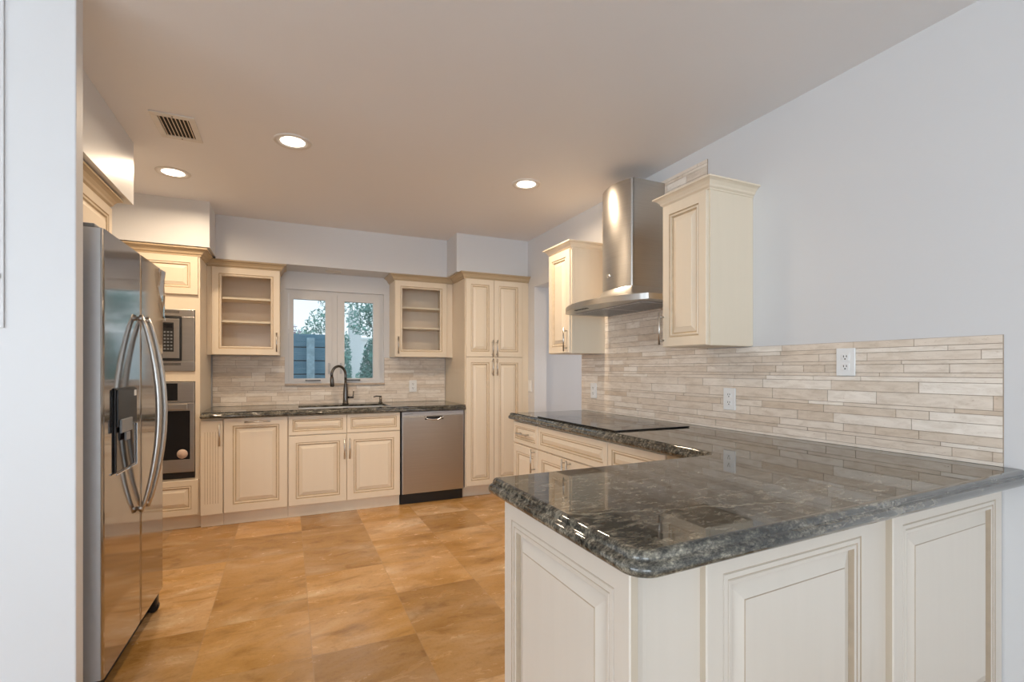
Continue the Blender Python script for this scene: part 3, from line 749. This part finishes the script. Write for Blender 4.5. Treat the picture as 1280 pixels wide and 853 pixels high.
tall_panel('back_panel', (.807 - .60) / ca, (1.437 - .60) / ca, (0, 0, 0), ANG)
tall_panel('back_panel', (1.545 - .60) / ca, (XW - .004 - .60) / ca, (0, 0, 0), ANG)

# ------------------------------------------------------------------ fridge and cabinet above
FX, FY = -.622, 2.262
t = thing('refrigerator', 'stainless side-by-side refrigerator with ice dispenser and long curved handles', 'refrigerator', (FX, FY, 0), R(90) - R(1.3))
fw = .852; fs = .460
# local: x -> +Y (away from camera), -y -> +X
mb = MB(); mb.box(.012, fw - .012, .070, .72, .035, 1.750, .004); mb.build('case', M['grey_steel'], t)
def fdoor(x0, x1, name):
    mb = MB(); poly = []
    for u in (0, .006, .015, .03, .2, .4, .6, .8, .97, .985, .994, 1):
         x = x0 + (x1 - x0) * u; e = min(1, min(u, 1 - u) * (x1 - x0) / .012) ; poly.append((x, -.004 + .006 * (1 - e) ** 2))
    poly += [(x1, .066), (x0, .066)]
    mb.prism(poly, .108, 1.772)
    for f_ in mb.bm.faces: f_.smooth = False
    return mb.build(name, [M['fridge_steel']], t)
d1 = fdoor(0, fs - .003, 'freezer_door'); d2 = fdoor(fs + .003, fw, 'fridge_door')
mb = MB(); mb.box(-.0012, -.0002, .004, .064, .109, 1.771); mb.build('door_edge', M['grey_steel'], d1)
# dispenser
DX0, DX1 = .108, .352
mb = MB(); mb.box(DX0, DX1, -.0112, -.004, .845, 1.178, .003); dp = mb.build('dispenser', M['black_plastic'], d1)
mb = MB(); mb.box(DX0 + .008, DX1 - .008, -.0122, -.0105, .850, 1.02, .0005); mb.build('dispenser_well', M['black_glass'], dp)
mb = MB(); mb.box(DX0 + .004, DX1 - .004, -.0185, -.0108, 1.025, 1.172, .004); mb.build('dispenser_control', M['black_plastic'], dp)
mb = MB(); mb.box(DX0 + .015, DX0 + .15, -.027, -.0182, 1.00, 1.055, .004); mb.box(DX0 + .07, DX0 + .12, -.027, -.018, .965, 1.0, .004); mb.build('dispenser_spout', M['grey_plastic'], dp)
mb = MB(); mb.box(DX1 - .045, DX1 - .016, -.0195, -.0182, 1.140, 1.165, .0005); mb.build('label_sticker', M['plastic_white'], dp)
mb = MB(); mb.box(DX0, DX1 + .002, -.018, -.0108, .838, .8445, .002); mb.box(DX1 + .0005, DX1 + .005, -.018, -.0108, .838, 1.020, .001); mb.build('dispenser_rim', M['chrome'], dp)
for x, d_ in ((fs - .048, d1), (fs + .056, d2)):
    pts = []
    for k in range(21):
        u = k / 20; z = .615 + .880 * u; b_ = math.sin(math.pi * u); pts.append((x, -.016 - .066 * b_ ** .8, z))
    mb = MB(); mb.tube(pts, [.008 + .004 * math.sin(math.pi * k / 20) for k in range(21)], 14)
    for z in (.632, 1.478): mb.tube([(x, -.006, z), (x, -.024, z)], .010, 12)
    mb.build('handle', M['chrome'] if False else M['nickel'], d_)
for x in (.03, fw - .11):
    mb = MB(); mb.box(x, x + .08, .03, .13, 1.7725 if False else 1.7735, 1.795, .006); mb.build('hinge_cover', M['grey_plastic'], t)
mb = MB(); mb.box(.02, fw - .02, .050, .60, .003, .034); mb.box(.02, fw - .02, .050, .068, .034, .104); mb.build('base_grille', M['black_plastic'], t)
mb = MB(); mb.box(fw - .07, fw - .025, .008, .048, .03, .105, .008); mb.tube([(fw - .062, .03, .028), (fw - .032, .03, .028)], .027, 16); mb.build('caster', M['black_plastic'], t)
# peeling film on the far door
mb = MB(); bm = mb.bm; G = []
for i in range(7):
    row = []
    for j in range(11):
        u, v = i / 6, j / 10
        row.append(bm.verts.new((fw - .12 + .118 * u, -.0085 - .003 * math.sin(9 * u + 4 * v) - .005 * u * abs(math.sin(5 * v + 2 * u)) - .002, 1.765 - .26 * v * (.35 + .65 * u))))
    G.append(row)
for i in range(6):
    for j in range(10): f_ = bm.faces.new((G[i][j], G[i + 1][j], G[i + 1][j + 1], G[i][j + 1])); f_.smooth = True
mb.build('peeling_film', M['film'], d2)
t = thing('wall_cabinet', 'cream cabinet mounted over the refrigerator under the soffit', 'cabinet', (-.90, 2.21, 0), R(90))
mb = MB(); mb.box(0, 1.16, 0, .50, 1.83, 2.145); mb.build('carcass', M['cream'], t)
door(t, .004, .578, 1.834, 2.138, frame=.05); door(t, .582, 1.156, 1.834, 2.138, frame=.05)
crown(t, [(0, 0), (1.16, 0), (1.16, .45)], 2.140)

# ------------------------------------------------------------------ ceiling lights, vent, small fittings
def downlight(label, x, y, z, lit=True, r=.098):
    t = thing('recessed_light', label, 'ceiling light', (x, y, z), 0, 'recessed ceiling lights')
    mb = MB(); mb.lathe([(.0665, .0), (.0665, -.003), (r, -.006), (r + .004, -.001), (r + .004, 0)], seg=40); mb.build('trim_ring', M['vent'], t)
    mb = MB(); mb.lathe([(0, -.0035), (.05, -.0032), (.066, -.001)], seg=40); mb.build('lens', M['lamp'] if lit else M['vent'], t)
    if lit:
        l = bpy.data.lights.new('lamp', 'AREA'); l.shape = 'DISK'; l.size = .13; l.energy = CAN_POWER; l.color = WARM; l.spread = R(165)
        o = bpy.data.objects.new('lamp', l); COL.objects.link(o); o.parent = t; o.location = (0, 0, -.012)
downlight('lit recessed light in the middle of the ceiling, near the vent', .025, 3.11, CZ)
downlight('lit recessed light near the oven cabinet soffit', -.70, 3.93, CZ)
downlight('lit recessed light on the hood side of the ceiling', 1.543, 3.13, CZ)
downlight('unlit recessed light under the soffit above the window', .40, 5.02, 2.2, False, .07)
t = thing('air_vent', 'white ceiling air vent with dark open slats', 'vent', (-.548, 3.185, CZ))
mb = MB()
ax, ay = .100, .155
for q in ((-ax, ax, -ay, -ay + .038), (-ax, ax, ay - .038, ay), (-ax, -ax + .03, -ay + .038, ay - .038), (ax - .03, ax, -ay + .038, ay - .038)): mb.box(q[0], q[1], q[2], q[3], -.008, -.0005, .002)
mb.build('frame', M['vent'], t)
mb = MB(); mb.box(-ax + .031, ax - .031, -ay + .039, ay - .039, -.0025, -.0008); mb.build('duct', M['dark_gap'], t)
for k in range(8):
    x = -ax + .038 + k * .0178
    mb = MB(); mb.quad([(x - .004, -ay + .039, -.003), (x + .003, -ay + .039, -.0075), (x + .003, ay - .039, -.0075), (x - .004, ay - .039, -.003)])
    mb.quad([(x - .004, -ay + .039, -.0035), (x + .003, -ay + .039, -.0080), (x + .003, ay - .039, -.0080), (x - .004, ay - .039, -.0035)])
    mb.build('slat', M['inner'], t)
for q in (-ay + .02, ay - .02): mb = MB(); mb.lathe([(0, -.0095), (.004, -.009), (.004, -.008)], (0, q, 0), 10); mb.build('screw', M['dark_gap'], t)
def outlet(label, loc, rot, w=.080, h=.122, duplex=True):
    t = thing('power_outlet', label, 'outlet', loc, rot, 'wall outlets')
    mb = MB(); mb.box(-w / 2, w / 2, -.007, 0, -h / 2, h / 2, .0025); mb.build('cover_plate', M['plastic_white'], t)
    for z in (.0215, -.0215):
        mb = MB(); mb.box(-.0165, .0165, -.0092, -.0068, z - .0145, z + .0145, .004); rc = mb.build('receptacle', M['plastic_white'], t)
        mb = MB(); mb.box(-.0078, -.0048, -.0097, -.0088, z - .001, z + .008); mb.box(.0048, .0078, -.0097, -.0088, z, z + .008); mb.tube([(0, -.0088, z - .008), (0, -.0098, z - .008)], .0032, 10); mb.build('slots', M['dark_gap'], rc)
SX = XW - .0112
outlet('white duplex outlet on the backsplash nearest the dining side, just below the tile top', (SX, 1.350, 1.284), R(-90))
outlet('white duplex outlet low on the backsplash below the near wall cabinet', (SX, 1.975, 1.088), R(-90))
outlet('white outlet at the far end of the cooktop backsplash', (SX, 3.308, 1.083), R(-90))
outlet('white outlet on the backsplash between window and pantry', (1.204, YB - .0112, 1.078), 0)
t = thing('light_switch', 'white light switch on the wall beside the pantry', 'light switch', (XW - .0005, 4.47, 1.085), R(-90))
mb = MB(); mb.box(-.036, .036, -.007, 0, -.058, .058, .0025); mb.build('cover_plate', M['plastic_white'], t)
mb = MB(); mb.box(-.016, .016, -.010, -.0068, -.033, .033, .002); mb.build('rocker', M['plastic_white'], t)
t = thing('breaker_panel', 'white painted breaker panel door on the partition wall', 'electrical panel', (-.836, 2.1295, 0))
mb = MB(); mb.box(-.42, 0, -.006, 0, 1.386, 2.46, .002); mb.build('panel_door', M['wall'], t)
mb = MB(); mb.box(-.016, -.008, -.012, -.0058, 1.545, 1.562, .002); mb.build('latch', M['grey_plastic'], t)

# ------------------------------------------------------------------ outside the window
mb = MB(); mb.box(-12, 14, 5.4, 30, -.2, -.1); struct('ground', mb, M['soil'])
t = thing('garden_fence', 'weathered blue-grey board fence outside the window', 'fence', (0, 8.0, -.1))
for k in range(9):
    mb = MB(); mb.box(-2.6, .62, .03, .055, .06 + k * .205, .06 + k * .205 + .190, .004); mb.build('board', M['fence'], t)
mb = MB(); mb.box(-2.58, .60, .058, .066, .05, 1.78); mb.build('gap_shade', M['dark_gap'], t)  # added dark sheet that stands for shade between the boards
for x in (-1.4, .31): mb = MB(); mb.box(x - .055, x + .055, -.06, .028, 0, 1.83, .006); mb.build('post', M['post'], t)
mb = MB(); mb.box(1.27, 1.52, 11.6, 11.9, -.1, 2.6); 
b_ = mb.build('garden_pillar', M['stucco']); tag(b_, 'white stucco pillar behind the trees in the right window pane', 'pillar')
mb = MB(); mb.box(-.5, 9, 16.0, 16.3, -.1, 2.2); mb.box(-.5, 9, 15.95, 16.35, 2.2, 2.26); b_ = mb.build('garden_wall', M['stucco'], kind='structure')
def leaves(mb, c, r, n, size, flat=1.0):
    for _ in range(n):
        while True:
            p = Vector((random.uniform(-1, 1), random.uniform(-1, 1), random.uniform(-1, 1)))
            if p.length < 1: break
        p = Vector((p.x * r[0], p.y * r[1], p.z * r[2])) + Vector(c)
        a = Vector((random.gauss(0, 1), random.gauss(0, 1), random.gauss(0, 1))).normalized(); b = a.orthogonal().normalized()
        s = size * random.uniform(.6, 1.4); w = s * .4
        mb.quad([p - a * s, p + b * w, p + a * s, p - b * w])
def tree(label, x, y, h, clumps, m='leaf', size=.06, trunk=.05):
    t = thing('garden_tree', label, 'tree', (x, y, -.1))
    mb = MB(); mb.tube([(0, 0, 0), (.05, 0, h * .5), (.0, .05, h)], [trunk, trunk * .8, trunk * .4], 8)
    for (cx, cy, cz, r, n) in clumps: mb.tube([(.03, 0, min(h * .7, cz * .75)), ((cx) * .6, cy * .6, cz * .9), (cx, cy, cz)], [trunk * .4, trunk * .3, trunk * .15], 6)
    mb.build('trunk', M['bark'], t)
    mb = MB()
    for (cx, cy, cz, r, n) in clumps: leaves(mb, (cx, cy, cz), r, n, size)
    mb.build('foliage', M[m], t)
tree('green tree behind the fence, seen in the left pane', .95, 12.0, 2.0, [(-.20, 0, 2.45, (.42, .3, .30), 420), (.15, 0, 2.95, (.5, .3, .35), 420), (-.55, .1, 2.1, (.32, .3, .22), 300)], size=.045)
tree('small purple-leaved tree behind the fence', -.05, 10.2, 1.6, [(0, 0, 2.0, (.28, .3, .28), 260)], 'leaf_red', .04, .03)
tree('tall green tree seen in the right pane', 1.62, 9.0, 2.2, [(.0, 0, 2.60, (.60, .4, .36), 1200), (-.32, 0, 2.22, (.38, .3, .28), 620), (.24, .1, 2.1, (.26, .3, .42), 700)], size=.038)
def bush(label, x, y, r, n, m, size=.035):
    t = thing('garden_bush', label, 'bush', (x, y, -.1))
    mb = MB(); mb.tube([(0, 0, 0), (0, 0, r[2])], .02, 6); mb.build('stem', M['bark'], t)
    mb = MB(); leaves(mb, (0, 0, r[2] * 1.02), r, n, size); mb.build('foliage', M[m], t)
bush('dark leafy bush low in the right pane', 1.21, 8.0, (.19, .25, .92), 4200, 'leaf_dark')
bush('leafy bush at the left of the right pane', .90, 8.7, (.085, .2, 1.0), 1300, 'leaf')
bush('leafy bush beside the end of the fence', .70, 8.35, (.06, .2, .84), 500, 'leaf')
bush('low leafy bush in the middle of the right pane', 1.17, 9.4, (.09, .2, .66), 600, 'leaf')
